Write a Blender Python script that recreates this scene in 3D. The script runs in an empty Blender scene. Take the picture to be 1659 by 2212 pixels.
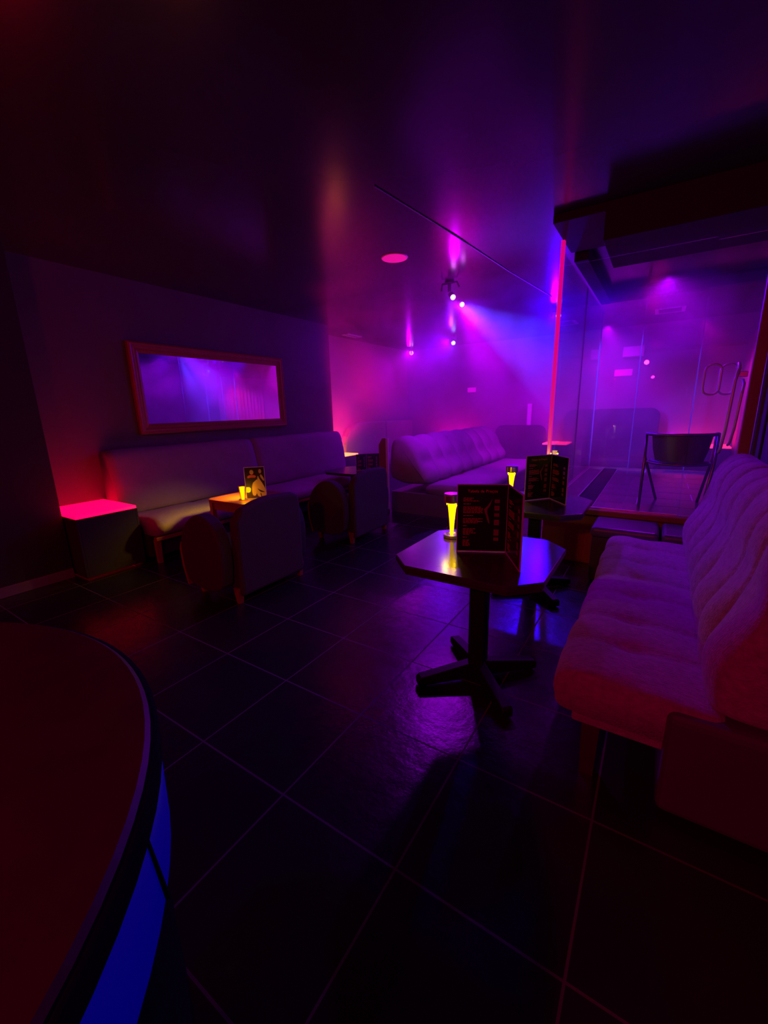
import bpy, bmesh, math, random
from mathutils import Vector, Matrix
random.seed(7)
C = bpy.context.scene.collection
SC = bpy.context.scene
PI = math.pi

# ------------------------------------------------------------------ camera
F_PX, YAW, PITCH, ROLL, CAM_H = 898.2, -.5825, .2411, -.0255, 1.45
fw = Vector((math.sin(YAW)*math.cos(PITCH), math.cos(YAW)*math.cos(PITCH), -math.sin(PITCH)))
rt = Vector((math.cos(YAW), -math.sin(YAW), 0)); up = rt.cross(fw)
r2 = rt*math.cos(ROLL)+up*math.sin(ROLL); u2 = -rt*math.sin(ROLL)+up*math.cos(ROLL)
cd = bpy.data.cameras.new('camera'); cam = bpy.data.objects.new('camera', cd); C.objects.link(cam)
cd.sensor_fit = 'HORIZONTAL'; cd.sensor_width = 36; cd.lens = F_PX/1659*36
cd.clip_start = .02; cd.clip_end = 60
cam.matrix_world = Matrix(((r2.x,u2.x,-fw.x,0),(r2.y,u2.y,-fw.y,0),(r2.z,u2.z,-fw.z,CAM_H),(0,0,0,1)))
SC.camera = cam

# ------------------------------------------------------------------ world, exposure, light levels
SC.view_settings.view_transform = 'Standard'; SC.view_settings.look = 'None'
SC.view_settings.gamma = 1; SC.view_settings.use_curve_mapping = False
SC.view_settings.exposure = 0
w = bpy.data.worlds.new('world'); SC.world = w; w.use_nodes = True
w.node_tree.nodes['Background'].inputs[0].default_value = (.35, 0, 1, 1)
w.node_tree.nodes['Background'].inputs[1].default_value = .0
SC.cycles.max_bounces = 8; SC.cycles.diffuse_bounces = 3; SC.cycles.glossy_bounces = 4
SC.cycles.transparent_max_bounces = 16; SC.cycles.volume_bounces = 0
SC.cycles.sample_clamp_indirect = 3
SC.cycles.volume_step_rate = 2.0

ROOM_LIGHTS = [
 # kind, name, location, aim, colour, watts, size (deg for spot, m for area), blend
 ('SPOT', 'beam_light',   (-2.10, 4.82, 2.60), (-1.25, 5.9, 2.02), (.05, .03, 1), 1900, 38, .35),
 ('SPOT', 'violet_light', (-2.13, 4.80, 2.62), (-2.9, 7.4, .6), (.42, 0, 1), 270, 110, .9),
 ('SPOT', 'centre_violet_light', (-2.08, 4.86, 2.60), (-1.75, 7.8, 1.1), (.6, 0, 1), 1100, 52, .8),
 ('SPOT', 'front_violet_light', (-2.2, 4.6, 2.62), (-.2, 1.5, .4), (.42, 0, 1), 60, 88, .9),
 ('SPOT', 'blue_light',   (-1.50, 6.95, 2.72), (.2, 3.0, 1.9), (.03, 0, 1), 330, 115, .9),
 ('SPOT', 'far_blue_light', (-3.70, 8.10, 2.74), (-4.6, 5.0, .9), (.16, 0, 1), 200, 110, .9),
 ('SPOT', 'corner_violet_light', (-5.20, 9.15, 2.78), (-4.0, 7.2, .6), (.55, 0, 1), 120, 120, .9),
 ('SPOT', 'alcove_pink_light', (-5.15, 6.2, .70), (-3.9, 5.0, 2.86), (1, 0, .16), 460, 80, 1),
 ('POINT', 'red_rear_fill', (-3.9, -1.2, 1.9), (0, 0, 0), (1, 0, .0), 24, .06, 0),  # unseen red fill added behind the camera, reddens the ceiling
 ('POINT', 'red_side_fill', (-.35, -1.4, 2.2), (0, 0, 0), (1, .002, .10), 66, .04, 0),  # second unseen red fill added behind the camera, reddens the sofa end
 ('SPOT', 'blue_wash_light', (-2.14, 4.84, 2.60), (.55, 3.4, 1.25), (.13, 0, 1), 210, 52, .8),
 ('SPOT', 'glass_room_fill', (-.1, 5.6, 2.70), (.0, 5.5, .5), (.42, 0, 1), 100, 165, 1),  # added fill for the glass room, no fixture
 ('SPOT', 'glass_room_pink_light', (-1.05, 8.3, 1.9), (-1.15, 7.75, 2.86), (1, 0, .6), 60, 62, .3),
 ('SPOT', 'back_magenta_light', (-.9, 8.2, 2.7), (-1.2, 9.3, .8), (.55, 0, 1), 230, 130, .9),
 ('SPOT', 'curtain_pink_fill', (.35, 8.0, 2.6), (1.12, 8.9, 1.3), (1, 0, .6), 60, 70, .8),  # added without a fixture to brighten the curtain
 ('POINT', 'stage_light_spill', (-2.10, 4.72, 2.58), (0, 0, 0), (.6, 0, 1), 9, .035, 0),
 ('POINT', 'far_stage_light_spill', (-3.66, 8.12, 2.62), (0, 0, 0), (.2, .02, 1), 6, .03, 0),
]
def aim(o, p, t):
    o.location = p
    o.rotation_euler = (Vector(t)-Vector(p)).to_track_quat('-Z', 'Y').to_euler()
def lamp(kind, name, p, t, col, watts, size, blend):
    L = bpy.data.lights.new(name, kind); o = bpy.data.objects.new(name, L); C.objects.link(o)
    L.color = col; L.energy = watts
    if kind == 'SPOT': L.spot_size = math.radians(size); L.spot_blend = blend; L.shadow_soft_size = .04
    elif kind == 'POINT': L.shadow_soft_size = size or .03
    aim(o, p, t); return o
for a in ROOM_LIGHTS: lamp(*a)

# ------------------------------------------------------------------ materials
def mat(name, col, rough=.6, metal=0., emit=None, es=0., spec=.5, bump=0., bscale=60., mottle=0., mscale=6., coat=0.):
    m = bpy.data.materials.new(name); m.use_nodes = True
    nt = m.node_tree; b = nt.nodes['Principled BSDF']
    b.inputs['Base Color'].default_value = (*col, 1); b.inputs['Roughness'].default_value = rough
    b.inputs['Metallic'].default_value = metal; b.inputs['Specular IOR Level'].default_value = spec
    b.inputs['Coat Weight'].default_value = coat
    if emit: b.inputs['Emission Color'].default_value = (*emit, 1); b.inputs['Emission Strength'].default_value = es
    tc = nt.nodes.new('ShaderNodeTexCoord')
    if mottle:
        n = nt.nodes.new('ShaderNodeTexNoise'); n.inputs['Scale'].default_value = mscale; n.inputs['Detail'].default_value = 5
        nt.links.new(tc.outputs['Object'], n.inputs['Vector'])
        mx = nt.nodes.new('ShaderNodeMix'); mx.data_type = 'RGBA'
        mx.inputs[6].default_value = (*[c*(1-mottle) for c in col], 1); mx.inputs[7].default_value = (*[min(1, c*(1+mottle)) for c in col], 1)
        nt.links.new(n.outputs[0], mx.inputs[0]); nt.links.new(mx.outputs[2], b.inputs['Base Color'])
    if bump:
        n = nt.nodes.new('ShaderNodeTexNoise'); n.inputs['Scale'].default_value = bscale; n.inputs['Detail'].default_value = 4
        nt.links.new(tc.outputs['Object'], n.inputs['Vector'])
        bp = nt.nodes.new('ShaderNodeBump'); bp.inputs['Strength'].default_value = bump; bp.inputs['Distance'].default_value = .01
        nt.links.new(n.outputs[0], bp.inputs['Height']); nt.links.new(bp.outputs[0], b.inputs['Normal'])
    return m

def floor_material():
    m = mat('black_floor_tile', (.035, .033, .036), .2); nt = m.node_tree; b = nt.nodes['Principled BSDF']
    T = .5133   # tile size
    tc = nt.nodes.new('ShaderNodeTexCoord'); mp = nt.nodes.new('ShaderNodeMapping')
    nt.links.new(tc.outputs['Object'], mp.inputs[0])
    mp.inputs['Scale'].default_value = (1/T, 1/T, 1)
    mp.inputs['Location'].default_value = (1.590/T, 1.6987/T, 0)     # grid registered on the joints seen in the photo
    sx = nt.nodes.new('ShaderNodeSeparateXYZ'); nt.links.new(mp.outputs[0], sx.inputs[0])
    def mth(op, a, b_=None):
        n = nt.nodes.new('ShaderNodeMath'); n.operation = op
        for i, v in enumerate((a, b_)):
            if v is None: continue
            if isinstance(v, (int, float)): n.inputs[i].default_value = v
            else: nt.links.new(v, n.inputs[i])
        return n.outputs[0]
    def edge(ax):
        f = mth('FRACT', sx.outputs[ax]); d = mth('MINIMUM', f, mth('SUBTRACT', 1., f))
        return mth('LESS_THAN', d, .0075)
    g = mth('MAXIMUM', edge(0), edge(1))
    mx = nt.nodes.new('ShaderNodeMix'); mx.data_type = 'RGBA'
    mx.inputs[6].default_value = (.02, .019, .022, 1); mx.inputs[7].default_value = (.095, .09, .09, 1)
    nt.links.new(g, mx.inputs[0]); nt.links.new(mx.outputs[2], b.inputs['Base Color'])
    n = nt.nodes.new('ShaderNodeTexNoise'); n.inputs['Scale'].default_value = 9; n.inputs['Detail'].default_value = 7
    n.inputs['Roughness'].default_value = .65
    nt.links.new(tc.outputs['Object'], n.inputs['Vector'])
    rr = nt.nodes.new('ShaderNodeMapRange'); rr.inputs[3].default_value = .13; rr.inputs[4].default_value = .33
    nt.links.new(n.outputs[0], rr.inputs[0])
    nt.links.new(mth('MAXIMUM', rr.outputs[0], mth('MULTIPLY', g, .8)), b.inputs['Roughness'])
    bp = nt.nodes.new('ShaderNodeBump'); bp.inputs['Strength'].default_value = .35; bp.inputs['Distance'].default_value = .01
    nt.links.new(mth('SUBTRACT', n.outputs[0], mth('MULTIPLY', g, .6)), bp.inputs['Height'])
    nt.links.new(bp.outputs[0], b.inputs['Normal'])
    return m

def glass(name, tint=(1, 1, 1), rough=.0, ior=1.45):
    m = bpy.data.materials.new(name); m.use_nodes = True; nt = m.node_tree
    for n in list(nt.nodes): nt.nodes.remove(n)
    o = nt.nodes.new('ShaderNodeOutputMaterial'); t = nt.nodes.new('ShaderNodeBsdfTransparent'); g = nt.nodes.new('ShaderNodeBsdfGlossy')
    lw = nt.nodes.new('ShaderNodeLayerWeight'); lw.inputs['Blend'].default_value = .5
    pw = nt.nodes.new('ShaderNodeMath'); pw.operation = 'POWER'; pw.inputs[1].default_value = 4.
    nt.links.new(lw.outputs['Facing'], pw.inputs[0])
    f = nt.nodes.new('ShaderNodeMapRange'); f.inputs[3].default_value = .045; f.inputs[4].default_value = .9
    nt.links.new(pw.outputs[0], f.inputs[0])
    t.inputs[0].default_value = (*tint, 1); g.inputs['Roughness'].default_value = rough
    mx = nt.nodes.new('ShaderNodeMixShader'); nt.links.new(f.outputs[0], mx.inputs[0])
    nt.links.new(t.outputs[0], mx.inputs[1]); nt.links.new(g.outputs[0], mx.inputs[2]); nt.links.new(mx.outputs[0], o.inputs[0])
    return m

def translucent_strip(name, col):
    m = bpy.data.materials.new(name); m.use_nodes = True; nt = m.node_tree
    for n in list(nt.nodes): nt.nodes.remove(n)
    o = nt.nodes.new('ShaderNodeOutputMaterial'); d = nt.nodes.new('ShaderNodeBsdfDiffuse'); t = nt.nodes.new('ShaderNodeBsdfTranslucent')
    d.inputs[0].default_value = (*col, 1); t.inputs[0].default_value = (*col, 1)
    mx = nt.nodes.new('ShaderNodeMixShader'); mx.inputs[0].default_value = .6
    nt.links.new(d.outputs[0], mx.inputs[1]); nt.links.new(t.outputs[0], mx.inputs[2]); nt.links.new(mx.outputs[0], o.inputs[0])
    return m

def woven(name, col, rough=.9):
    m = mat(name, col, rough, spec=.2, mottle=.45, mscale=38); nt = m.node_tree; b = nt.nodes['Principled BSDF']
    tc = nt.nodes.new('ShaderNodeTexCoord'); outs = []
    for sc_ in ((160, 30, 160), (30, 160, 60)):
        mp = nt.nodes.new('ShaderNodeMapping'); mp.inputs['Scale'].default_value = sc_
        n = nt.nodes.new('ShaderNodeTexNoise'); n.inputs['Scale'].default_value = 1.; n.inputs['Detail'].default_value = 3
        nt.links.new(tc.outputs['Object'], mp.inputs[0]); nt.links.new(mp.outputs[0], n.inputs['Vector']); outs.append(n.outputs[0])
    a = nt.nodes.new('ShaderNodeMath'); a.operation = 'ADD'; nt.links.new(outs[0], a.inputs[0]); nt.links.new(outs[1], a.inputs[1])
    bp = nt.nodes.new('ShaderNodeBump'); bp.inputs['Strength'].default_value = .8; bp.inputs['Distance'].default_value = .006
    nt.links.new(a.outputs[0], bp.inputs['Height']); nt.links.new(bp.outputs[0], b.inputs['Normal'])
    b.inputs['Sheen Weight'].default_value = .3
    return m

M = dict(
 floor=floor_material(),
 ceiling=mat('dark_lacquered_ceiling', (.046, .042, .046), .20, spec=.5, bump=.12, bscale=3, mottle=.1, mscale=1.5),
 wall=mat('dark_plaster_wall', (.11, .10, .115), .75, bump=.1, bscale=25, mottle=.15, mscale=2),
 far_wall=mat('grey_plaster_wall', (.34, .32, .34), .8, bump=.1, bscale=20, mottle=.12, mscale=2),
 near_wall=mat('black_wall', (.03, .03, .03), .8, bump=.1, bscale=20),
 trim=mat('painted_trim', (.2, .18, .18), .5, bump=.05),
 sofa=woven('mauve_woven_fabric', (.34, .24, .31)),
 leather=mat('grey_suede', (.36, .32, .34), .7, spec=.3, bump=.3, bscale=30, mottle=.15, mscale=9),
 leather_dark=mat('plum_grey_suede', (.26, .2, .25), .7, spec=.3, bump=.3, bscale=30, mottle=.15, mscale=9),
 chairf=mat('dark_armchair_fabric', (.075, .06, .075), .8, spec=.25, bump=.3, bscale=90, mottle=.1),
 redwood=mat('red_brown_wood', (.35, .09, .05), .4, bump=.1, bscale=12, mottle=.25, mscale=5),
 darkwood=mat('dark_stained_wood', (.045, .025, .02), .35, bump=.1, bscale=14, mottle=.3, mscale=7),
 lacquer=mat('black_lacquered_top', (.05, .045, .055), .24, spec=.35, bump=.06, bscale=6, mottle=.3, mscale=9),
 blackmetal=mat('black_painted_metal', (.012, .012, .012), .5, spec=.25, bump=.05),
 matte_black=mat('matte_black_board', (.008, .008, .008), .9, spec=.05, mottle=.1),
 chrome=mat('polished_chrome', (.85, .85, .85), .3, 1., bump=.02, bscale=5),
 chair_metal=mat('grey_metal_tube', (.3, .3, .32), .3, .9, bump=.02),
 mirror=mat('mirror_glass', (.92, .92, .95), .015, 1., mottle=.02),
 frame=mat('carved_wood_frame', (.32, .12, .08), .35, bump=.15, bscale=30, mottle=.2, mscale=12),
 glass=glass('clear_glass'), lampglass=glass('lamp_glass', (1, .98, .9)),
 acrylic=glass('clear_acrylic', (.97, .97, .97), .02),
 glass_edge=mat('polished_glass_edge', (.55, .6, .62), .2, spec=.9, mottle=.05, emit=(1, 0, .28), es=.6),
 steel=mat('brushed_steel', (.8, .8, .82), .3, .35, bump=.02),
 joint=mat('clear_pane_joint', (.3, .3, .32), .3, spec=.8, mottle=.05),
 menu=mat('black_menu_card', (.012, .01, .012), .22, spec=.6, mottle=.1),
 menu_edge=translucent_strip('frosted_acrylic_edge', (.95, .85, .8)),
 ink=mat('red_menu_print', (.75, .14, .12), .5, mottle=.2, mscale=40),
 ink_dim=mat('dull_plum_menu_print', (.25, .05, .09), .5, mottle=.2, mscale=40),
 skin=mat('printed_skin_tone', (.8, .5, .36), .5, mottle=.1, mscale=20),
 hair=mat('printed_dark_hair', (.03, .015, .012), .5, mottle=.1),
 cloth=mat('printed_pink_top', (.8, .12, .25), .5, mottle=.1),
 lit_pink=mat('lit_pink_acrylic', (.8, .3, .4), .4, emit=(1, 0, .027), es=5.2, mottle=.02),
 lit_amber=mat('lit_amber_acrylic', (.8, .5, .3), .4, emit=(1, .16, .03), es=6, mottle=.02),
 lit_rose=mat('lit_rose_acrylic', (.8, .3, .4), .4, emit=(1, .016, .06), es=5, mottle=.02),
 lit_magenta=mat('lit_magenta_acrylic', (.8, .3, .4), .4, emit=(1, 0, .45), es=11, mottle=.02),
 lit_blue=mat('lit_blue_panel', (.01, .01, .1), .5, emit=(0, 0, .12), es=1., spec=.1, mottle=.02),
 candle=mat('glowing_yellow_core', (1, .8, .1), .5, emit=(1, .5, .0), es=2.2, mottle=.02),
 lens=mat('lit_lamp_lens', (1, .9, .9), .3, emit=(.85, .2, 1), es=7, mottle=.02),
 lens_blue=mat('lit_blue_lamp_lens', (.6, .8, 1), .3, emit=(.35, .5, 1), es=4, mottle=.02),
 curtain=mat('pink_curtain_fabric', (.75, .25, .4), .85, bump=.2, bscale=50, mottle=.1),
 downlight=mat('frosted_downlight', (.8, .75, .75), .5, emit=(.75, 0, .22), es=.75, mottle=.05),
 plate=mat('pale_plastic', (.85, .8, .85), .4, bump=.02),
 plate_lit=mat('glowing_magenta_plate', (.8, .2, .6), .4, emit=(1, 0, .8), es=.75, mottle=.03),  # emission also serves the reflection stand-in on the back wall
 wood_deck=mat('grey_plank_deck', (.12, .10, .12), .22, spec=.6, bump=.1, bscale=20, mottle=.2, mscale=4),
 pouf=mat('black_leatherette', (.1, .09, .12), .35, bump=.15, bscale=60),
)

# ------------------------------------------------------------------ mesh helpers
def NB(): return bmesh.new()
def link(name, bm, m, parent=None, smooth=False, bevel=0):
    me = bpy.data.meshes.new(name)
    bmesh.ops.recalc_face_normals(bm, faces=bm.faces); bm.to_mesh(me); bm.free()
    if smooth:
        for p in me.polygons: p.use_smooth = True
    o = bpy.data.objects.new(name, me); C.objects.link(o)
    me.materials.append(M[m] if isinstance(m, str) else m)
    if parent: o.parent = parent
    if bevel:
        b = o.modifiers.new('bevel', 'BEVEL'); b.width = bevel; b.segments = 3; b.limit_method = 'ANGLE'; b.angle_limit = .6
    return o
def box(bm, x0, x1, y0, y1, z0, z1, mtx=None):
    vs = [bm.verts.new((x, y, z)) for x in (x0, x1) for y in (y0, y1) for z in (z0, z1)]
    for f in ((0,1,3,2),(4,6,7,5),(0,4,5,1),(2,3,7,6),(0,2,6,4),(1,5,7,3)): bm.faces.new([vs[i] for i in f])
    if mtx:
        for v in vs: v.co = mtx @ v.co
    return bm
def prism(bm, pts, z0, z1, axis='z', taper=1.):
    """polygon extruded; axis z: pts=(x,y); axis y: pts=(x,z); axis x: pts=(y,z)"""
    def mk(p, h):
        if axis == 'z': return (p[0], p[1], h)
        if axis == 'y': return (p[0], h, p[1])
        return (h, p[0], p[1])
    a = [bm.verts.new(mk(p, z0)) for p in pts]; b = [bm.verts.new(mk(p, z1)) for p in pts]
    n = len(pts); bm.faces.new(a[::-1]); bm.faces.new(b)
    for i in range(n): bm.faces.new((a[i], a[(i+1) % n], b[(i+1) % n], b[i]))
    return bm
def lathe(bm, prof, seg=32, c=(0, 0, 0)):
    rings = []
    for r, z in prof:
        rings.append([bm.verts.new((c[0]+r*math.cos(2*PI*k/seg), c[1]+r*math.sin(2*PI*k/seg), c[2]+z)) for k in range(seg)])
    for i in range(len(rings)-1):
        for k in range(seg): bm.faces.new((rings[i][k], rings[i][(k+1) % seg], rings[i+1][(k+1) % seg], rings[i+1][k]))
    bm.faces.new(rings[0][::-1]); bm.faces.new(rings[-1]); return bm
def tube(bm, path, r, seg=10, closed=False):
    P = [Vector(p) for p in path]; n = len(P); rings = []
    prev = None
    for i in range(n):
        if closed: t = (P[(i+1) % n]-P[i-1]).normalized()
        else: t = (P[min(i+1, n-1)]-P[max(i-1, 0)]).normalized()
        ref = prev if prev else (Vector((0, 0, 1)) if abs(t.z) < .9 else Vector((1, 0, 0)))
        a = (ref-t*ref.dot(t)).normalized(); prev = a; b = t.cross(a)
        rr = r[i] if isinstance(r, (list, tuple)) else r
        rings.append([bm.verts.new(P[i]+(a*math.cos(2*PI*k/seg)+b*math.sin(2*PI*k/seg))*rr) for k in range(seg)])
    for i in range(n if closed else n-1):
        A, B = rings[i], rings[(i+1) % n]
        for k in range(seg): bm.faces.new((A[k], A[(k+1) % seg], B[(k+1) % seg], B[k]))
    if not closed: bm.faces.new(rings[0][::-1]); bm.faces.new(rings[-1])
    return bm
def rounded(w, h, r, n=6, cx=0, cy=0):
    pts = []
    for sx, sy, a0 in ((1, 1, 0), (-1, 1, PI/2), (-1, -1, PI), (1, -1, 1.5*PI)):
        for k in range(n+1):
            a = a0+PI/2*k/n; pts.append((cx+sx*(w/2-r)+r*math.cos(a), cy+sy*(h/2-r)+r*math.sin(a)))
    return pts
def smooth_loop(pts, it=2):
    for _ in range(it):
        q = []
        n = len(pts)
        for i in range(n):
            a, b = pts[i], pts[(i+1) % n]
            q += [(a[0]*.75+b[0]*.25, a[1]*.75+b[1]*.25), (a[0]*.25+b[0]*.75, a[1]*.25+b[1]*.75)]
        pts = q
    return pts
def channel_pad(bm, prof, y0, y1, n_ch, depth, puffable, tuft=None, wob=.006, sub=12):
    """closed profile (x,z) swept along y; quilted channels sink between the seams"""
    prof = smooth_loop(prof, 2); m = len(prof)
    cx = sum(p[0] for p in prof)/m; cz = sum(p[1] for p in prof)/m
    nrm = []
    for i in range(m):
        a, b = prof[i-1], prof[(i+1) % m]; t = Vector((b[0]-a[0], b[1]-a[1])).normalized(); nn = Vector((t.y, -t.x))
        if nn.dot(Vector((prof[i][0]-cx, prof[i][1]-cz))) < 0: nn = -nn
        nrm.append(nn)
    N = n_ch*sub; rings = []; rnd = random.Random(n_ch*13+int(y0*10))
    seam = [rnd.uniform(.6, 1.25) for _ in range(n_ch+1)]
    jit = [rnd.uniform(-.03, .03) if 0 < i < n_ch else 0 for i in range(n_ch+1)]
    for j in range(N+1):
        t = j/N; c = t*n_ch; k = min(int(c), n_ch-1); fr = c-k; y = y0+(y1-y0)*t
        y += jit[k]*(1-fr)+jit[k+1]*fr
        s = math.sin(PI*fr)**.34 if 0 < fr < 1 else 0
        w0 = seam[k] if fr < .5 else seam[k+1]
        sink = -depth*w0*(1-s)
        if j == 0 or j == N: sink = -depth*.9
        ring = []
        for i, (px, pz) in enumerate(prof):
            pf = puffable(px, pz); d = sink*pf
            if tuft: d += tuft(px, pz, fr)*pf
            d += wob*pf*math.sin(7.3*y+11*px+5*pz)*math.cos(13*pz+3.1*y)
            e = 1. if 0 < j < N else .985
            ring.append(bm.verts.new((cx+(px-cx)*e+nrm[i].x*d, y, cz+(pz-cz)*e+nrm[i].y*d)))
        rings.append(ring)
    for j in range(N):
        for i in range(m): bm.faces.new((rings[j][i], rings[j][(i+1) % m], rings[j+1][(i+1) % m], rings[j+1][i]))
    bm.faces.new(rings[0][::-1]); bm.faces.new(rings[-1]); return bm
def xf(bm, mtx):
    for v in bm.verts: v.co = mtx @ v.co
    return bm
def thing(name, label, cat, loc=(0, 0, 0), rz=0, group=None):
    o = bpy.data.objects.new(name, None); C.objects.link(o); o.empty_display_size = .1
    o.location = loc; o.rotation_euler = (0, 0, rz); o['label'] = label; o['category'] = cat
    if group: o['group'] = group
    return o
def tag(o, label, cat, group=None):
    o['label'] = label; o['category'] = cat
    if group: o['group'] = group
    return o
def struct(name, bm, m, **k):
    o = link(name, bm, m, **k); o['kind'] = 'structure'; return o
def dup(o, loc=None, rz=None, label=None):
    c = o.copy(); C.objects.link(c)
    if loc is not None: c.location = loc
    if rz is not None: c.rotation_euler = (0, 0, rz)
    if label: c['label'] = label
    def rec(a, b):
        for ch in a.children:
            k = ch.copy(); C.objects.link(k); k.parent = b; rec(ch, k)
    rec(o, c); return c

# ------------------------------------------------------------------ the room
XL, XN, XA, YB, ZC, XR = -4.9, -4.45, -5.5, 9.6, 2.86, .60
struct('floor', box(NB(), -5.7, 1.5, -2.6, 9.8, -.1, 0), 'floor')
struct('ceiling', box(NB(), -5.7, 1.5, -2.6, 9.8, ZC, ZC+.1), 'ceiling')
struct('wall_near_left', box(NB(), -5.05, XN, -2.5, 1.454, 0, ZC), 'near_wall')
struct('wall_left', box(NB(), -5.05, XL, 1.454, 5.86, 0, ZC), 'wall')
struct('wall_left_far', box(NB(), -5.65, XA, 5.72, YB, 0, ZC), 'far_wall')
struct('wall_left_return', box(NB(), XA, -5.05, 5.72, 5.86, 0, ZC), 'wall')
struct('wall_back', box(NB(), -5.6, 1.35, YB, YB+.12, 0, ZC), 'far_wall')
struct('wall_right', box(NB(), XR, XR+.12, -2.5, 4.03, 0, ZC), 'wall')
struct('wall_right_far', box(NB(), 1.2, 1.32, 4.02, YB, 0, ZC), 'wall')
struct('wall_right_return', box(NB(), .585, 1.2, 4.03, 4.12, 0, ZC), 'wall')
struct('wall_behind', box(NB(), -5.05, 1.3, -2.62, -2.5, 0, ZC), 'near_wall')
struct('baseboard_left', box(NB(), XN, XN+.015, -2.5, 1.454, 0, .09), 'trim', bevel=.004)
struct('baseboard_right', box(NB(), XR-.015, XR, -2.5, 1.5, 0, .09), 'trim', bevel=.004)
b = NB(); box(b, XR-.012, XR, 3.80, 3.84, 1.0, ZC); struct('trim_1', b, 'near_wall', bevel=.005)
struct('trim_2', box(NB(), -.5, 1.2, YB-.05, YB, 2.36, 2.42), 'trim', bevel=.005)
# ceiling joint strip running into the room
struct('trim_3', tube(NB(), [(-1.72, 2.6, 2.855), (-1.62, 3.68, 2.855), (-1.54, 4.89, 2.855), (-1.40, 6.33, 2.855)], .005, 6), 'chrome')
struct('trim_4', box(NB(), -.86, -.50, 3.76, 4.53, 2.80, ZC), 'near_wall', bevel=.004)
struct('trim_5', box(NB(), -.50, 1.2, 3.76, 4.53, 2.61, ZC), 'near_wall', bevel=.004)
struct('trim_6', box(NB(), -.84, -.72, 4.6, 6.7, 2.74, ZC), 'near_wall', bevel=.004)
struct('trim_7', box(NB(), -.72, 1.2, 6.55, 6.68, 2.74, ZC), 'near_wall', bevel=.004)
tag(link('curtain_rail', tube(tube(NB(), [(-.30, 5.96, 2.74), (1.15, 6.06, 2.74)], .02, 8), [(-.28, 5.97, 2.74), (-.28, 5.97, 2.86)], .014, 8), 'blackmetal'),
    'dark rail hanging under the ceiling inside the glass room', 'rail')
# raised deck of the glass room
PZ, PY0, PX0 = .52, 4.10, -.86
bm = NB(); box(bm, PX0, 1.2, PY0+.02, 7.0, 0, PZ-.03); o = struct('floor_raised', bm, 'redwood')
bm = NB()
yy = PY0+.08; k = 0
while yy < 6.98:
    y2 = min(yy+.36, 7.0); x = -.46-(.55 if k % 2 else .1)
    while x < 1.2:
        x2 = x+.9; a, b_ = max(x, -.46), min(x2, 1.2)
        if b_-a > .02: box(bm, a+.004, b_-.004, yy+.004, y2-.004, PZ-.03, PZ)
        x = x2
    yy = y2; k += 1
box(bm, PX0, -.64, PY0+.08, 7.0, PZ-.03, PZ)
link('deck_plank', bm, 'wood_deck', o, bevel=.002)
link('deck_joint', box(NB(), -.46, 1.2, PY0+.085, 6.99, PZ-.02, PZ-.0025), 'plate', o)
link('nosing', box(NB(), PX0-.01, 1.2, PY0-.02, PY0+.075, PZ-.045, PZ+.004), 'redwood', o, bevel=.006)
link('floor_channel', box(NB(), -.635, -.47, PY0+.08, 7.0, PZ-.03, PZ-.012), 'blackmetal', o)
for x_ in (-.637, -.83):
    link('channel_edge', box(NB(), x_-.006, x_+.006, PY0+.08, 7.0, PZ-.004, PZ+.006), 'chrome', o)

# ------------------------------------------------------------------ glass room partitions
gp = thing('glass_partition', 'front glass wall standing on the raised deck with glowing edge post', 'glass wall', (0, 4.16, PZ))
link('pane', box(NB(), -.85, .20, -.006, .006, .01, 2.60-PZ), 'glass', gp)
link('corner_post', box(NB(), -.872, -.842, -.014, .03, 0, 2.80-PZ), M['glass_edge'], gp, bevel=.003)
link('floor_rail', box(NB(), -.85, .198, -.012, .012, -.0, .014), 'chrome', gp)
struct('door_1', box(NB(), .515, .583, 4.13, 4.19, PZ, 2.61), 'redwood', bevel=.004)
gd = thing('glass_door', 'frameless glass door leaf with two looped chrome handles', 'door', (.20, 4.16, PZ))
link('door_pane', box(NB(), .006, .296, -.006, .006, .012, 2.58-PZ), 'glass', gd)
def loop_handle(x0, side):
    b = NB(); pts = []
    for (px, pz) in rounded(.10, .22, .045, 5, x0, 1.61-PZ): pts.append((px, side*.045, pz))
    tube(b, pts, .007, 8, closed=True)
    return b
for x_, s in ((.09, -1), (.19, 1)): link('loop_handle', loop_handle(x_, s), 'steel', gd, smooth=True)
b = NB()
tube(b, [(.235, -.02, 1.72-PZ), (.24, -.06, 1.68-PZ), (.225, -.075, 1.60-PZ), (.215, -.075, 1.25-PZ), (.205, -.06, 1.10-PZ), (.2, -.02, 1.06-PZ)], .011, 10)
tube(b, [(.275, -.02, 1.60-PZ), (.28, -.06, 1.57-PZ), (.275, -.075, 1.5-PZ), (.265, -.075, 1.25-PZ), (.255, -.05, 1.14-PZ), (.25, -.01, 1.12-PZ)], .009, 10)
link('pull_bar', b, 'steel', gd, smooth=True)
link('hinge', box(NB(), .245, .298, -.02, .02, 1.62-PZ, 1.66-PZ), 'chrome', gd, bevel=.004)
sg = thing('glass_partition', 'side glass wall running back along the left edge of the deck', 'glass wall', (-.85, 4.18, PZ))
for y0, y1 in ((0.02, 1.38), (1.40, 2.78)):
    link('pane', box(NB(), -.006, .006, y0, y1, .012, 2.72-PZ), 'glass', sg)
link('pane_joint', box(NB(), -.007, .007, 1.382, 1.398, .012, 2.72-PZ), 'joint', sg)
bg = thing('glass_partition', 'rear glass wall across the back of the deck with upright joints', 'glass wall', (0, 6.98, PZ))
xs = [-.84, -.33, .33, 1.19]
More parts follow.
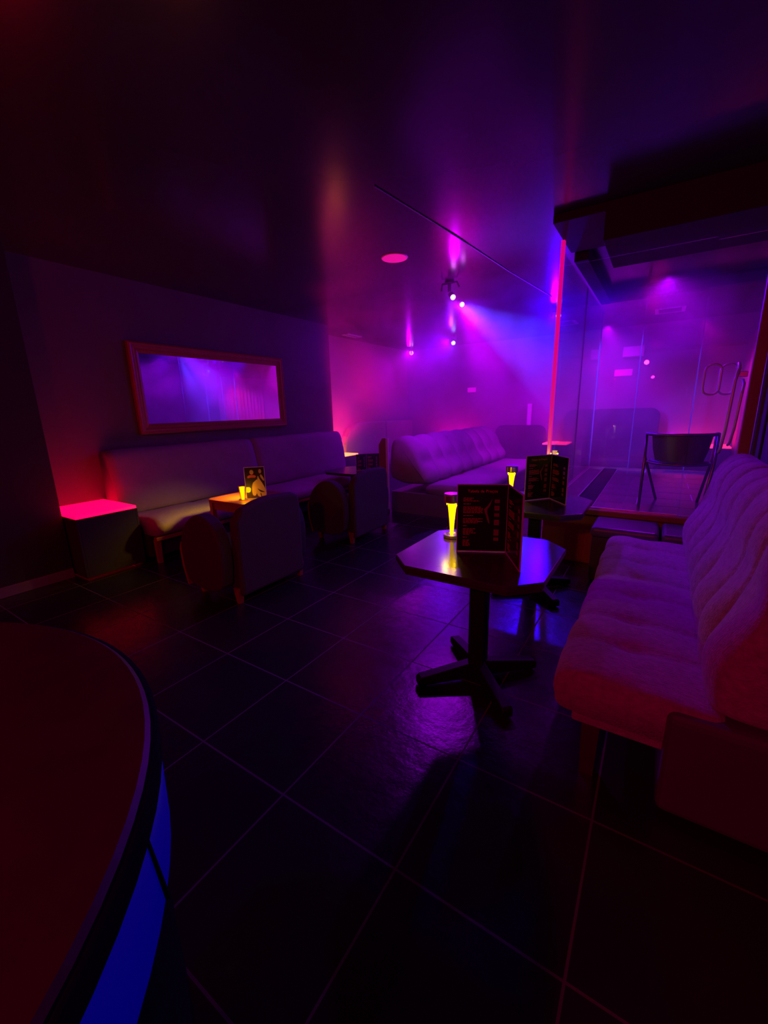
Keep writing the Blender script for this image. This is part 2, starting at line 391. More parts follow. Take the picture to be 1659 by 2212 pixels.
for a, c in zip(xs[:-1], xs[1:]):
    link('pane', box(NB(), a+.008, c-.008, -.006, .006, .02, 2.72-PZ), 'glass', bg)
    link('pane_joint', box(NB(), a-.006, a+.006, -.009, .009, .0, 2.72-PZ), 'joint', bg)
link('floor_rail', box(NB(), -.84, 1.19, -.012, .012, 0, .02), 'chrome', bg)

# ------------------------------------------------------------------ seating
def wedge_leg(x, y, z1=.26, s=.05, top=.065):
    b = NB(); vs = []
    for zz, q in ((0, s), (z1, top)):
        vs.append([b.verts.new((x+dx*q/2, y+dy*q/2, zz)) for dx, dy in ((-1,-1),(1,-1),(1,1),(-1,1))])
    b.faces.new(vs[0][::-1]); b.faces.new(vs[1])
    for k in range(4): b.faces.new((vs[0][k], vs[0][(k+1) % 4], vs[1][(k+1) % 4], vs[1][k]))
    return b
# right banquette, faces -x
rs = thing('banquette_sofa', 'channel-tufted mauve banquette along the right wall beside the glass room', 'sofa', (0, 1.55, 0))
seat_p = [(-.20, .285), (-.235, .31), (-.255, .37), (-.245, .425), (-.20, .455), (-.10, .468), (.05, .465), (.20, .45), (.31, .44), (.31, .30), (.1, .275)]
back_p = [(.245, .40), (.225, .50), (.25, .64), (.285, .78), (.315, .92), (.345, 1.03), (.40, 1.10), (.47, 1.125), (.54, 1.10), (.575, 1.02), (.585, .80), (.585, .42)]
link('seat', channel_pad(NB(), seat_p, 0, 2.05, 7, .017, lambda x, z: 1. if z > .33 else .15,
     tuft=lambda x, z, fr: -.022*math.exp(-((x-.0)/.07)**2)*math.exp(-(min(fr, 1-fr)/.16)**2)), 'sofa', rs, smooth=True)
link('backrest', channel_pad(NB(), back_p, .02, 2.06, 8, .04, lambda x, z: 1. if x < .5 else .2,
     tuft=lambda x, z, fr: (.03*math.exp(-((z-.62)/.1)**2)-.03*math.exp(-((z-.84)/.07)**2))*math.sin(PI*fr)), 'sofa', rs, smooth=True)
link('seat_frame', box(NB(), -.17, .31, .02, 2.03, .235, .30), 'sofa', rs, bevel=.01)
link('plinth', box(NB(), .13, .585, -.03, 2.05, .02, .425), 'pouf', rs, bevel=.03)
for y_ in (.06, 1.0, 1.95): link('leg', wedge_leg(-.10, y_), 'darkwood', rs)
# ottomans
for i, (x0, x1, lb) in enumerate(((-.385, .085, 'dark padded cube stool with bare left side, against the deck'), (.10, .52, 'dark padded cube stool tucked behind the sofa end'))):
    ot = thing('ottoman', lb, 'stool', ((x0+x1)/2, 3.84, 0), 0, 'padded stools by the glass room')
    hw = (x1-x0)/2
    link('cushion', box(NB(), -hw, hw, -.205, .205, .40, .485), 'pouf', ot, bevel=.03)
    link('base', box(NB(), -hw+.012, hw-.012, -.195, .195, .03, .40), 'chairf', ot, bevel=.006)
    for sx in (-1, 1):
        for sy in (-1, 1): link('foot', box(NB(), sx*(hw-.05)-.02, sx*(hw-.05)+.02, sy*.16-.02, sy*.16+.02, 0, .03), 'blackmetal', ot)
# middle banquette, faces +x, behind an end panel
ms = thing('banquette_sofa', 'grey tufted banquette in the smoky middle with a pale-edged end panel', 'sofa', (0, 4.98, 0))
sp = [(-2.62, .30), (-2.62, .44), (-2.4, .455), (-2.1, .465), (-1.96, .45), (-1.90, .40), (-1.90, .34), (-1.95, .29)]
bp_ = [(-2.62, .40), (-2.545, .50), (-2.62, .66), (-2.70, .80), (-2.80, .95), (-2.90, 1.05), (-3.02, 1.09), (-3.13, 1.05), (-3.18, .8), (-3.18, .42)]
link('seat', channel_pad(NB(), sp, .02, 3.3, 6, .012, lambda x, z: 1. if z > .33 else .15), 'leather', ms, smooth=True)
link('backrest', channel_pad(NB(), bp_, .02, 3.5, 8, .075, lambda x, z: 1. if x > -3.1 else .2,
     tuft=lambda x, z, fr: (.045*math.exp(-((z-.58)/.09)**2)-.045*math.exp(-((z-.74)/.07)**2)+.02*math.exp(-((z-.9)/.1)**2))*math.sin(PI*fr)), 'leather', ms, smooth=True)
link('plinth', box(NB(), -3.16, -1.97, .02, 3.4, .0, .31), 'trim', ms, bevel=.008)
b = NB(); prism(b, [(-3.30, 0), (-3.19, 0), (-3.19, .98), (-3.215, 1.06), (-3.27, 1.06), (-3.33, .97), (-3.33, .1)], -.02, .03, 'y')
link('end_panel', b, 'redwood', ms, bevel=.004)
link('panel_edge', box(NB(), -3.205, -3.165, -.035, -.012, 0, 1.06), 'plate', ms, bevel=.003)
link('panel_foot', box(NB(), -3.33, -3.165, -.04, -.012, 0, .05), 'trim', ms, bevel=.003)
# left banquette under the mirror, faces +x
ls = thing('banquette_sofa', 'long smooth-backed banquette against the left wall under the mirror', 'sofa', (0, 2.02, 0))
sp = [(-4.72, .27), (-4.72, .43), (-4.5, .45), (-4.2, .46), (-4.05, .44), (-3.99, .39), (-4.0, .32), (-4.06, .27)]
link('seat', channel_pad(NB(), sp, .04, 4.0, 5, .012, lambda x, z: 1. if z > .30 else .1), 'leather', ls, smooth=True)
bpL = [(-4.70, .42), (-4.66, .44), (-4.69, .7), (-4.73, .95), (-4.75, 1.06), (-4.79, 1.115), (-4.86, 1.11), (-4.89, 1.05), (-4.89, .42)]
bpL2 = [(-4.70, .42), (-4.60, .44), (-4.63, .7), (-4.68, .95), (-4.71, 1.06), (-4.77, 1.115), (-4.86, 1.11), (-4.89, 1.05), (-4.89, .42)]
for y0, y1 in ((.0, 1.86), (1.875, 3.80)):
    link('back_panel', channel_pad(NB(), bpL2, y0, y1, 1, .010, lambda x, z: .7, sub=20), 'leather_dark', ls, smooth=True)
link('base', box(NB(), -4.88, -4.15, .02, 3.9, .06, .28), 'near_wall', ls)
link('front_rail', box(NB(), -4.10, -4.05, .03, 3.95, .235, .275), 'redwood', ls, bevel=.004)
for y_ in (.06, 1.3, 2.6, 3.85): link('leg', wedge_leg(-4.1, y_, .24, .04, .05), 'redwood', ls)
# alcove banquette with rounded near end
as_ = thing('banquette_sofa', 'pale padded banquette with rounded near end in the left alcove', 'sofa', (0, 6.74, 0))
def slab_x(pts, x0, x1): return prism(NB(), pts, x0, x1, 'x')
arc = [(0, .60), (.02, .78), (.09, .94), (.22, 1.08), (.42, 1.17), (.70, 1.20), (1.55, 1.20), (1.56, .45), (0, .45)]
link('back_panel', slab_x(arc, XA+.005, XA+.16), 'leather', as_, bevel=.03)
link('back_panel', slab_x([(1.58, .45), (1.58, 1.19), (2.84, 1.19), (2.84, .45)], XA+.005, XA+.15), 'leather', as_, bevel=.03)
link('seat', box(NB(), XA+.1, XA+.72, .1, 2.84, .30, .46), 'leather', as_, bevel=.05)
link('base', box(NB(), XA+.02, XA+.66, .12, 2.84, 0, .31), 'near_wall', as_)
# rear banquettes
for nm, x0, x1, yb, h, lb in (('banquette_sofa', -3.1, -2.03, 9.5, 1.05, 'low dark banquette against the back wall beside the slim column'),
                       ('banquette_sofa', -1.2, -.02, 9.45, 1.36, 'high-backed round-shouldered sofa seen through the rear glass wall')):
    t = thing(nm, lb, 'sofa', ((x0+x1)/2, yb, 0)); hw = (x1-x0)/2
    p = rounded(2*hw, h-.3, .16, 6, 0, .3+(h-.3)/2)
    link('backrest', prism(NB(), p, -.18, .0, 'y'), 'chairf', t, bevel=.04)
    link('seat', box(NB(), -hw, hw, -.75, -.14, .3, .46), 'chairf', t, bevel=.05)
    link('base', box(NB(), -hw+.03, hw-.03, -.7, -.05, 0, .31), 'near_wall', t)

# ------------------------------------------------------------------ light-box side tables
def light_box(x0, x1, y0, y1, z, m, label, watts, col):
    t = thing('light_box_table', label, 'lit side table', ((x0+x1)/2, (y0+y1)/2, 0), 0, 'glowing corner side tables')
    hx, hy = (x1-x0)/2, (y1-y0)/2
    link('lit_top', box(NB(), -hx+.006, hx-.006, -hy+.006, hy-.006, z-.025, z), m, t)
    b = NB(); box(b, -hx, hx, -hy, -hy+.02, .02, z-.028); box(b, -hx, hx, hy-.02, hy, .02, z-.028)
    box(b, -hx, -hx+.02, -hy+.02, hy-.02, .02, z-.028); box(b, hx-.02, hx, -hy+.02, hy-.02, .02, z-.028)
    link('cabinet', b, 'near_wall', t, bevel=.003)
    return t
light_box(XL+.005, -4.22, 1.47, 2.0, .60, 'lit_pink', 'low side table with bright pink top at the near end of the left banquette', 0, 0)
light_box(XA+.005, -5.0, 6.14, 6.72, .62, 'lit_amber', 'side table with pale amber glowing top just past the left wall end', 0, 0)
light_box(-4.5, -3.7, 9.05, YB-.01, .62, 'lit_magenta', 'side table glowing pink against the back wall behind the middle banquette', 0, 0)
light_box(-2.0, -1.52, 9.0, YB-.01, .70, 'lit_rose', 'side table with rose glowing top left of the high-backed sofa', 0, 0)
light_box(.08, 1.04, 9.0, YB-.01, .70, 'lit_rose', 'side table with rose glowing top right of the high-backed sofa', 0, 0)

# ------------------------------------------------------------------ mirror
mr = thing('wall_mirror', 'wide wood-framed mirror hung above the left banquette', 'mirror', (XL+.002, 0, 0))
my0, my1, mz0, mz1, fwid = 2.48, 4.70, 1.245, 2.235, .115
link('mirror_glass', box(NB(), .012, .022, my0+fwid-.01, my1-fwid+.01, mz0+fwid-.01, mz1-fwid+.01), 'mirror', mr)
b = NB()
prof = [(0, 0), (0, .045), (.018, .060), (.035, .050), (.050, .052), (.070, .036), (.085, .040), (fwid, .022), (fwid, .0)]  # (inward, out)
rings = []
for (cy, cz, sy, sz) in ((my0, mz0, 1, 1), (my1, mz0, -1, 1), (my1, mz1, -1, -1), (my0, mz1, 1, -1)):
    rings.append([b.verts.new((o_, cy+sy*i_, cz+sz*i_)) for i_, o_ in prof])
for k in range(4):
    A, B = rings[k], rings[(k+1) % 4]
    for i in range(len(prof)-1): b.faces.new((A[i], A[i+1], B[i+1], B[i]))
link('frame', b, 'frame', mr)

# ------------------------------------------------------------------ tables
def octagon(h, c): return [(-h+c, -h), (h-c, -h), (h, -h+c), (h, h-c), (h-c, h), (-h+c, h), (-h, h-c), (-h, -h+c)]
def pedestal_table(x, y, label, hs=1.):
    t = thing('pedestal_table', label, 'table', (x, y, 0), 0, 'square pedestal tables along the aisle'); t.scale = (1, 1, hs)
    link('tabletop', prism(NB(), octagon(.365, .12), .70, .73), 'lacquer', t, bevel=.005)
    link('top_edge', prism(NB(), octagon(.358, .118), .685, .70), 'darkwood', t)
    link('column', box(NB(), -.042, .042, -.042, .042, .04, .69), 'blackmetal', t, bevel=.006)
    b = NB(); box(b, -.15, .15, -.15, .15, .672, .686); link('top_plate', b, 'blackmetal', t)
    for k in range(4):
        mt = Matrix.Rotation(PI/4+k*PI/2, 4, 'Z'); b = NB()
        prism(b, [(.02, .02), (.02, .115), (.05, .105), (.33, .062), (.345, .05), (.345, .012), (.33, .012)], -.027, .027, 'y'); xf(b, mt)
        f = link('foot', b, 'blackmetal', t, bevel=.005)
        g = lathe(NB(), [(.018, 0), (.018, .014)], 12, mt @ Vector((.315, 0, 0))); link('glide', g, 'blackmetal', f)
    return t
pedestal_table(-.70, 1.96, 'nearest black square table with clipped corners holding lamp and menu')
pedestal_table(-.74, 3.27, 'second black square table, just beyond the nearest one, with open menu')
pedestal_table(-3.78, 4.95, 'dark square table beyond the second armchair with small menu', .8)
# third table, wood, by the left banquette
wt = thing('wooden_table', 'orange-lit reddish wooden table between left banquette and armchair', 'table', (-3.46, 2.76, 0))
link('tabletop', prism(NB(), octagon(.31, .05), .59, .62), 'redwood', wt, bevel=.006)
b = NB()
for s in (-1, 1): box(b, -.27, .27, s*.26-.01, s*.26+.01, .51, .59); box(b, s*.26-.01, s*.26+.01, -.25, .25, .51, .59)
link('apron', b, 'redwood', wt)
for sx in (-1, 1):
    for sy in (-1, 1): link('leg', wedge_leg(sx*.265, sy*.265, .59, .03, .045), 'redwood', wt)

# table lamps
def table_lamp(x, y, z, label, watts=1.6):
    t = thing('table_lamp', label, 'lamp', (x, y, z), 0, 'small metal-capped table lamps')
    link('base', lathe(NB(), [(.044, 0), (.047, .003), (.047, .018), (.040, .020), (.034, .014), (.02, .012)], 28), 'chrome', t, smooth=False)
    link('glowing_column', lathe(NB(), [(.008, .014), (.011, .04), (.015, .10), (.022, .17), (.026, .204)], 20), 'candle', t, smooth=True)
    link('glass_tube', lathe(NB(), [(.030, .016), (.030, .205)], 24), 'lampglass', t, smooth=True)
    link('cap', lathe(NB(), [(.030, .205), (.046, .206), (.047, .21), (.047, .250), (.044, .256), (.0, .258)], 28), 'chrome', t)
    L = lamp('POINT', 'lamp_glow', (x, y, z+.12), (x, y, 0), (1, .62, .0), watts, 0, 0); L.data.shadow_soft_size = .035
    L.parent = t; L.location = (0, 0, .12); L.rotation_euler = (0, 0, 0)
    L.location = (-.036, .0, .196); L.data.shadow_soft_size = .008
    L2 = L.copy(); C.objects.link(L2); L2.parent = t; L2.location = (.036, .0, .196)
    return t
table_lamp(-.935, 2.12, .73, 'small capped table lamp glowing yellow on the nearest table', 1.1)
table_lamp(-.965, 3.36, .73, 'small capped table lamp glowing yellow on the second table, beside its menu', 1.1)
# tumbler lamp by the picture holder
tl = thing('candle_glass', 'small yellow glowing glass in front of the photo holder on wooden table', 'lamp', (-3.375, 2.60, .62))
link('tumbler', lathe(NB(), [(.026, 0), (.036, .14), (.034, .14), (.024, .006)], 24), 'lampglass', tl, smooth=True)
link('glow', lathe(NB(), [(.012, .008), (.026, .13)], 20), 'candle', tl, smooth=True)
link('foot', lathe(NB(), [(.042, 0), (.042, .008), (.03, .010)], 24), 'chrome', tl)
L = lamp('SPOT', 'candle_glow', (0, 0, 0), (0, 0, -1), (1, .5, .0), 22, 120, .8); L.parent = tl; L.location = (-.10, .07, .20); L.rotation_euler = Vector((-.7, -.15, -1.3)).to_track_quat('-Z', 'Y').to_euler(); L.data.shadow_soft_size = .03
L2 = lamp('POINT', 'candle_front_glow', (0, 0, 0), (0, 0, -1), (1, .5, .0), .7, 0, 0); L2.parent = tl; L2.location = (.075, -.02, .075); L2.rotation_euler = (0, 0, 0)
# far tiny lamp behind the menu of the second table
fl = thing('candle_glass', 'tiny yellow glass light far back, above the second menu', 'lamp', (-1.12, 5.8, .0))
link('stand', lathe(NB(), [(.12, 0), (.12, .02), (.012, .03), (.012, .78), (.035, .79), (.035, .80)], 24), 'blackmetal', fl)
link('glow', lathe(NB(), [(.014, .80), (.018, .81), (.032, .875)], 16), 'candle', fl, smooth=True)

# ------------------------------------------------------------------ menus
def text_mesh(s, size, m, parent, mtx, name='lettering'):
    cu = bpy.data.curves.new('txt', 'FONT'); cu.body = s; cu.size = size; cu.align_x = 'CENTER'
    o = bpy.data.objects.new('txt', cu); C.objects.link(o)
    dg = bpy.context.evaluated_depsgraph_get(); me = bpy.data.meshes.new_from_object(o.evaluated_get(dg))
    bpy.data.objects.remove(o); me.materials.clear(); me.materials.append(M[m])
    q = bpy.data.objects.new(name, me); C.objects.link(q); q.parent = parent; q.matrix_local = mtx
    return q
def menu_panel(t, a, b, h, seed, title=None, rules=True):
    """upright panel from floor point a to b (local xy), height h; printed side towards the camera side (-normal)"""
    a = Vector((*a, 0)); b = Vector((*b, 0)); d = (b-a); L = d.length; d.normalize(); n = Vector((d.y, -d.x, 0))
    mt = Matrix(((d.x, n.x, 0, a.x), (d.y, n.y, 0, a.y), (0, 0, 1, 0), (0, 0, 0, 1)))   # local x along, y out of print, z up
    p = link('panel', xf(box(NB(), 0, L, -.003, .001, .004, h), mt), 'menu', t)
    e = NB(); w_ = .0035
    box(e, 0, L, -.004, .003, 0, .006); box(e, 0, L, -.004, .003, h-.003, h+.001)
    box(e, -.0015, w_-.0015, -.004, .003, 0, h); box(e, L-w_+.0015, L+.0015, -.004, .003, 0, h)
    link('edging', xf(e, mt), 'menu_edge', t)
    rnd = random.Random(seed); k = NB()
    def bar(bm_, x0, x1, z0, z1): box(bm_, x0, x1, .0012, .0018, z0, z1)
    z = h*.80
    for grp in ((3, .06), (1, .03), (5, .12), (1, .04), (4, .1), (1, .03), (5, .05), (1, .02), (5, .04), (1, .02), (3, .07)):
        for q in range(grp[0]):
            x = L*.12; end = x+min(L*.39, grp[1]*rnd.uniform(.6, 1.15)*L/.24*1.1)
            while x < end:
                wd = rnd.uniform(.006, .018); bar(k, x, min(x+wd, end), z, z+.0028); x += wd+.003
            z -= .0072
        z -= .0085
        if z < h*.1: break
    for zz, hh in ((.76, .05), (.66, .07), (.56, .05), (.45, .08), (.30, .09), (.20, .05)):
        kd = NB(); bar(kd, L*.74, L*.84, h*(zz-hh/2), h*(zz+hh/2)); link('price_block', xf(kd, mt), 'ink_dim', p)
    link('menu_print', xf(k, mt), 'ink', p)
    if title:
        # slender leaning figure silhouette printed between text and prices
        f = NB(); prism(f, [(L*.70, h*.80), (L*.655, h*.745), (L*.60, h*.69), (L*.535, h*.645), (L*.545, h*.61), (L*.575, h*.55), (L*.605, h*.48), (L*.64, h*.43), (L*.652, h*.44), (L*.63, h*.52), (L*.60, h*.59), (L*.598, h*.635), (L*.655, h*.70)], .0012, .0018, 'y')
        link('figure_print', xf(f, mt), 'ink_dim', p)
        tm = mt @ Matrix.Translation((L*.5, .002, h*.885)) @ Matrix.Rotation(PI/2, 4, 'X')
        flip = Matrix.Translation((0, 0, 0))
        text_mesh(title, .021, 'ink', p, tm @ flip)
    return p
def menu(x, y, z, pts, h, label, seed, title):
    t = thing('menu_stand', label, 'menu', (x, y, z), 0, 'folded drinks menus on the tables')
    for i in range(len(pts)-1):
        menu_panel(t, (pts[i][0]-x, pts[i][1]-y), (pts[i+1][0]-x, pts[i+1][1]-y), h, seed+i, title if i == 0 else None)
    return t
menu(-.66, 1.93, .731, [(-.811, 1.903), (-.588, 2.005), (-.455, 1.778)], .35, 'tall black folded menu standing on the nearest table', 3, 'Tabela de Preços')
menu(-.68, 3.3, .731, [(-.825, 3.245), (-.680, 3.43), (-.522, 3.23)], .35, 'tall black folded menu standing on the second table', 9, 'Tabela de Preços')
menu(-3.6, 4.98, .585, [(-3.68, 4.88), (-3.62, 5.05), (-3.46, 5.16)], .24, 'small dark menu on the table behind the second armchair', 21, None)

# photo holder on the wooden table
ph = thing('photo_holder', 'upright acrylic holder with a lit photo of two women on wooden table', 'photo holder', (-3.30, 2.72, .62))
a = Vector((-.075, -.075, 0)); bb = Vector((.062, .058, 0)); d = (bb-a).normalized(); n = Vector((d.y, -d.x, 0)); Lp = (bb-a).length; hp = .315
mt = Matrix(((d.x, n.x, 0, a.x), (d.y, n.y, 0, a.y), (0, 0, 1, 0), (0, 0, 0, 1)))
link('print', xf(box(NB(), .004, Lp-.004, -.002, .0, .006, hp-.004), mt), 'hair', ph)
link('cover', xf(box(NB(), 0, Lp, .003, .005, 0, hp), mt), 'acrylic', ph)
e = NB(); box(e, -.002, .001, -.004, .006, 0, hp); box(e, Lp-.001, Lp+.002, -.004, .006, 0, hp); box(e, 0, Lp, -.004, .006, hp-.002, hp+.001); box(e, 0, Lp, -.004, .02, 0, .003)
link('edging', xf(e, mt), 'menu_edge', ph)
def blob(pts, m, nm, y=.0012):
    q = [(px*Lp, pz*hp) for px, pz in pts]; link(nm, xf(prism(NB(), smooth_loop(q, 2), 0, y, 'y'), mt), m, ph)
def oval(cx, cz, rx, rz, n=14): return [(cx+rx*math.cos(2*PI*k/n), cz+rz*math.sin(2*PI*k/n)) for k in range(n)]
blob(oval(.36, .84, .10, .075), 'skin', 'printed_face')
blob(oval(.78, .86, .075, .07), 'skin', 'printed_face')
blob([(.12, .72), (.3, .76), (.5, .75), (.58, .70), (.5, .66), (.3, .68), (.14, .64)], 'cloth', 'printed_top')
blob([(.36, .50), (.50, .56), (.60, .62), (.66, .55), (.58, .36), (.52, .10), (.32, .08), (.30, .30)], 'skin', 'printed_body')
blob([(.66, .74), (.72, .62), (.84, .50), (.96, .34), (1.0, .20), (.98, .04), (.60, .04), (.52, .20), (.58, .38), (.64, .52), (.62, .66)], 'skin', 'printed_body')
blob([(.80, .78), (.90, .70), (.97, .58), (.93, .54), (.84, .62), (.76, .70)], 'skin', 'printed_arm', .0016)
blob([(.56, .33), (.72, .27), (.84, .23), (.96, .20), (.86, .19), (.74, .20), (.66, .25)], 'hair', 'printed_garment', .0018)
blob([(.72, .20), (.76, .14), (.78, .04), (.74, .04), (.71, .12)], 'hair', 'printed_shadow', .0018)

# ------------------------------------------------------------------ armchairs (backs to the aisle)
def armchair(x, y, rz, label):
    t = thing('tub_armchair', label, 'armchair', (x, y, 0), rz, 'dark tub armchairs facing the left banquette')
    # local: back plane at x=0, chair extends to -x, width along y
    b = NB()
    pr = [(-.34, .06), (-.345, .40), (-.34, .66), (-.27, .745), (-.12, .785), (.0, .80), (.12, .795), (.27, .785), (.33, .76), (.345, .70), (.345, .40), (.34, .06)]
    prism(b, pr, -.09, .0, 'x'); link('backrest', b, 'chairf', t, bevel=.03)
    for s in (-1, 1):
        q = [(-.10, .10), (-.06, .30), (-.06, .52), (-.14, .66), (-.28, .72), (-.42, .68), (-.54, .56), (-.585, .40), (-.56, .22), (-.50, .10)]
        b = NB(); prism(b, smooth_loop(q, 2), s*.40-.055, s*.40+.055, 'y'); arm = link('armrest', b, 'chairf', t, bevel=.02)
        b = NB(); q2 = [(-.575, .46), (-.60, .40), (-.592, .26), (-.55, .10), (-.53, .10), (-.565, .24), (-.572, .38)]
        prism(b, q2, s*.40-.05, s*.40+.05, 'y'); link('arm_front', b, 'redwood', arm)
    link('seat', box(NB(), -.58, -.08, -.34, .34, .28, .43), 'chairf', t, bevel=.04)
    link('seat_base', box(NB(), -.55, -.05, -.34, .34, .12, .29), 'chairf', t, bevel=.01)
    for sx, sy in ((-.52, -1), (-.52, 1), (-.06, -1), (-.06, 1)): link('leg', wedge_leg(sx, sy*.33, .13, .035, .06), 'redwood', t)
    return t
armchair(-2.56, 2.22, 0, 'nearest dark tub armchair with its back to the aisle, at the wooden table')
armchair(-2.70, 3.86, 0, 'second dark tub armchair beyond the nearest, before the end panel')

# ------------------------------------------------------------------ round bar-height table with blue band
rb = thing('round_bar_table', 'large round dark-topped bar table with blue lit band, bottom left corner', 'bar table', (-.80, -.31, 0))
link('tabletop', lathe(NB(), [(.594, 1.040), (.596, 1.047), (.590, 1.052), (.0, 1.052)], 96), mat('worn_red_brown_top', (.036, .011, .009), .5, spec=.3, bump=.15, bscale=8, mottle=.5, mscale=9), rb)
link('black_edge', lathe(NB(), [(.598, 1.012), (.605, 1.015), (.605, 1.042), (.594, 1.046)], 96), 'matte_black', rb, smooth=True)
link('lit_band', lathe(NB(), [(.599, .892), (.602, 1.012)], 96), 'lit_blue', rb, smooth=True)
link('drum', lathe(NB(), [(.58, 0), (.58, .892)], 64), 'matte_black', rb, smooth=True)
for ad, wdt, tw in ((52, .002, .03), (21, .03, 0)):
    a_ = math.radians(ad); mtz = Matrix.Rotation(a_, 4, 'Z')
    link('band_strut', xf(prism(NB(), [(-wdt, .892), (wdt, .892), (wdt-tw, 1.012), (-wdt-tw, 1.012)], .594, .6035, 'x'), mtz), 'matte_black', rb)

# ------------------------------------------------------------------ chair inside the glass room
gc = thing('metal_chair', 'round-backed metal tube chair standing on the glass room deck', 'chair', (.17, 4.62, PZ))
zr = .655
rail = [(-.27, .24, zr-.01)]
for k in range(13):
    a_ = PI+PI*k/12; rail.append((.265*math.cos(a_), .02+.23*math.sin(a_), zr))
rail.append((.27, .24, zr-.01))
link('top_rail', tube(NB(), rail, .014, 8), 'chair_metal', gc, smooth=True)
b = NB(); sect = []
for zz, rx in ((zr-.01, .245), (.52, .225), (.40, .19)):
    sect.append([(rx*math.cos(PI*1.14+PI*.72*k/12), .02+.235*math.sin(PI*1.14+PI*.72*k/12)*(1-.08*(zr-zz)), zz) for k in range(13)])
for off in (0, .012):
    V = [[b.verts.new((p[0]*(1-off*3), p[1]+off, p[2])) for p in row] for row in sect]
    for r_ in range(2):
        for k in range(12): b.faces.new((V[r_][k], V[r_][k+1], V[r_+1][k+1], V[r_+1][k]))
link('backrest', b, 'pouf', gc, smooth=True)
link('seat', lathe(NB(), [(.20, .39), (.225, .40), (.225, .415), (.20, .425)], 32), 'pouf', gc, smooth=True)
link('seat_ring', tube(NB(), [(.235*math.cos(2*PI*k/24), .235*math.sin(2*PI*k/24), .40) for k in range(24)], .010, 6, closed=True), 'chair_metal', gc, smooth=True)
for (tx, ty, bx, by) in ((-.265, .0, -.26, -.17), (.265, .0, .20, -.25), (-.27, .24, -.13, .23), (.27, .24, .2, .24)):
    link('leg', tube(NB(), [(tx, ty, zr), (tx*.98, ty*.9+by*.1, .42), (bx, by, 0)], .012, 8), 'chair_metal', gc, smooth=True)

# ------------------------------------------------------------------ stage lights on the ceiling
def stage_light(x, y, label, lenses, aimp, body=True):
    t = thing('stage_light', label, 'spotlight', (x, y, ZC), 0, 'stage spotlights on the ceiling')
    link('mount', lathe(NB(), [(.05, -.03), (.05, 0)], 20), 'blackmetal', t)
    b = NB(); tube(b, [(-.10, 0, -.10), (-.09, 0, -.03), (.09, 0, -.03), (.12, 0, -.09)], .011, 6)
    tube(b, [(0, 0, -.03), (0, 0, -.12)], .02, 8)
    link('bracket', b, 'blackmetal', t)
    for dx, dy, dz, r, m_ in lenses:
        d = (Vector(aimp)-Vector((x+dx, y+dy, ZC+dz))).normalized(); q = d.to_track_quat('Z', 'Y').to_matrix().to_4x4()
        q.translation = Vector((dx, dy, dz))
        h = link('housing', xf(lathe(NB(), [(r*.7, -.11), (r*1.2, -.10), (r*1.25, 0), (r*1.15, 0), (r*1.05, -.012)], 20), q), 'blackmetal', t)
        link('lens', xf(lathe(NB(), [(r*1.04, -.006), (r, .0), (r*.6, .008)], 20), q), m_, h)
    return t
stage_light(-2.19, 4.80, 'double ceiling spotlight casting the violet beam, nearest of the stage lights', ((.02, .06, -.17, .028, 'lens'), (.10, .14, -.245, .026, 'lens')), (-.6, 3.0, 1.2))
stage_light(-3.70, 8.28, 'single blue-white ceiling spotlight farther back, left of the beam', ((.02, .0, -.14, .04, 'lens_blue'),), (-1.5, 2., .6))
stage_light(-5.22, 9.30, 'small violet ceiling spotlight in the far left corner', ((0, 0, -.10, .045, 'lens'),), (-2.5, 2., .6))
stage_light(-1.47, 7.15, 'blue ceiling spotlight partly hidden by the glowing glass post', ((.0, .0, -.10, .035, 'lens_blue'),), (-.8, 2., .8))

# ceiling fittings
t = thing('downlight', 'round recessed downlight glowing dull pink on the ceiling', 'ceiling light', (-2.31, 3.80, ZC))
link('trim_ring', lathe(NB(), [(.125, -.006), (.13, 0), (.10, 0)], 40), 'plate', t)
link('diffuser', lathe(NB(), [(.118, -.008), (.118, -.002)], 40), 'downlight', t)
def vent(x, y, w_, l_, label, m_='plate'):
    t = thing('ceiling_vent', label, 'vent', (x, y, ZC))
    b = NB(); f = .02
    box(b, -w_/2, w_/2, -l_/2, -l_/2+f, -.012, 0); box(b, -w_/2, w_/2, l_/2-f, l_/2, -.012, 0)
    box(b, -w_/2, -w_/2+.05, -l_/2+f, l_/2-f, -.012, 0); box(b, w_/2-.05, w_/2, -l_/2+f, l_/2-f, -.012, 0)
    link('frame', b, m_, t)
    b = NB(); n_ = 6
    for k in range(n_):
        yy_ = -l_/2+f+(k+.5)*(l_-2*f)/n_; box(b, -w_/2+.05, w_/2-.05, yy_-.006, yy_+.004, -.010, -.003)
    link('slats', b, 'trim', t)
vent(-5.2, 6.92, .16, .45, 'narrow pink-lit vent on the ceiling of the left alcove')
vent(-.07, 8.42, .40, .40, 'square air vent on the ceiling behind the rear glass wall')
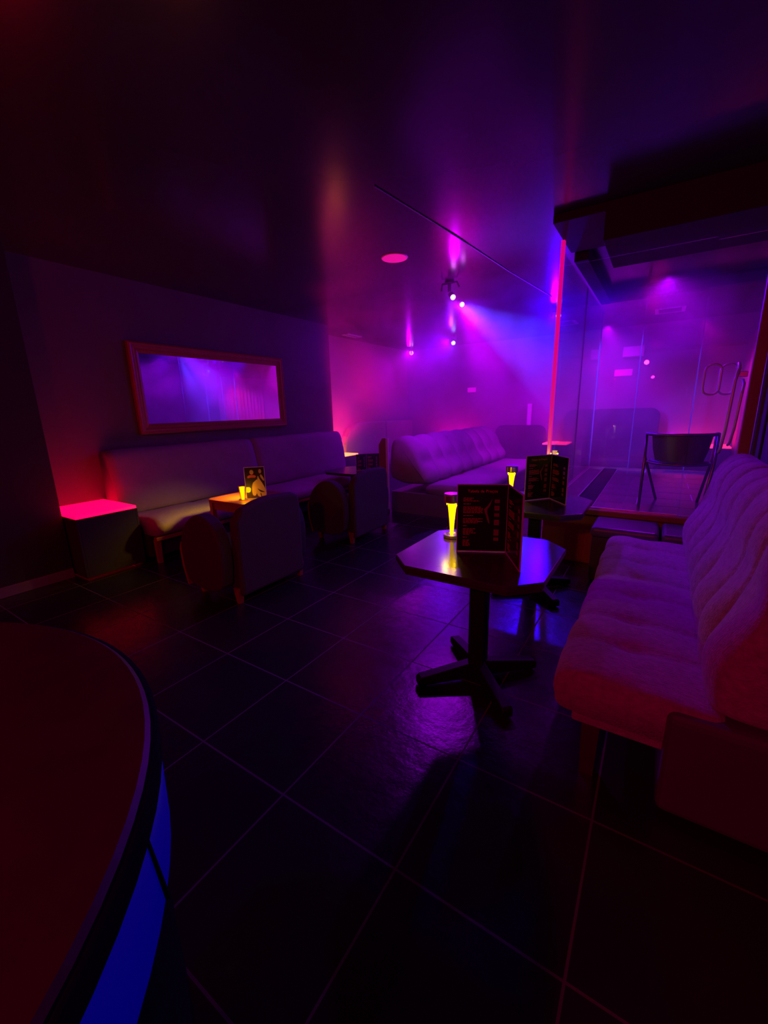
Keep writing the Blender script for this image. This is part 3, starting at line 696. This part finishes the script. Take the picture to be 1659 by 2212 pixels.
# small plate on the back wall, and stand-ins for reflections in the glass
tag(link('switch_plate', box(NB(), -3.88, -3.68, YB-.014, YB, 1.80, 1.90), 'plate_lit', bevel=.003), 'small magenta glowing plate on the back wall above the middle banquette', 'wall plate')
tag(link('reflection_plate', box(NB(), -.86, -.56, YB-.02, YB, 1.97, 2.09), 'plate_lit', bevel=.003), 'glowing magenta plate added for a reflection in the glass, low on the back wall', 'reflection plate')  # bright reflection in the glass, put in as a glowing plate
tag(link('reflection_box', box(NB(), -.74, -.40, YB-.18, YB, 2.30, 2.48), 'plate', bevel=.01), 'pale box added for a reflection in the glass, high on the back wall', 'reflection box')  # pale box put in for another reflection in the glass
tag(link('slim_column', box(NB(), -2.44, -2.36, 9.42, 9.5, .0, 1.5), 'plate', bevel=.004), 'slim pale post rising before the back wall in the haze', 'post')
# curtain at the far right of the glass room
b = NB(); n_ = 90; rows = []
for zz in (.05, 1.3, 2.5):
    rows.append([b.verts.new((1.12+.035*math.sin(k*.9)+.012*math.sin(k*.37+zz), 7.9+1.65*k/n_, zz)) for k in range(n_+1)])
for r_ in range(2):
    for k in range(n_): b.faces.new((rows[r_][k], rows[r_][k+1], rows[r_+1][k+1], rows[r_+1][k]))
cu = link('curtain', b, 'curtain', smooth=True); so = cu.modifiers.new('solid', 'SOLIDIFY'); so.thickness = .004
tag(cu, 'pleated pink curtain hanging at the far right behind the glass', 'curtain')

# ------------------------------------------------------------------ haze
def haze_material():
    m = bpy.data.materials.new('stage_haze'); m.use_nodes = True; nt = m.node_tree
    for n in list(nt.nodes): nt.nodes.remove(n)
    o = nt.nodes.new('ShaderNodeOutputMaterial'); v = nt.nodes.new('ShaderNodeVolumeScatter')
    v.inputs['Color'].default_value = (1, 1, 1, 1); v.inputs['Anisotropy'].default_value = .25
    tc = nt.nodes.new('ShaderNodeTexCoord'); n = nt.nodes.new('ShaderNodeTexNoise')
    n.inputs['Scale'].default_value = 1.3; n.inputs['Detail'].default_value = 4; n.inputs['Distortion'].default_value = .8
    nt.links.new(tc.outputs['Object'], n.inputs['Vector'])
    r = nt.nodes.new('ShaderNodeMapRange'); r.inputs[1].default_value = .40; r.inputs[2].default_value = .62
    r.inputs[3].default_value = .03; r.inputs[4].default_value = .30
    nt.links.new(n.outputs[0], r.inputs[0]); nt.links.new(r.outputs[0], v.inputs['Density']); nt.links.new(v.outputs[0], o.inputs['Volume'])
    return m
hz = link('haze', box(NB(), XA+.01, 1.1, 4.62, YB-.01, .02, ZC-.01), haze_material())
hz['kind'] = 'stuff'; tag(hz, 'thin stage smoke drifting through the far half of the room', 'smoke')
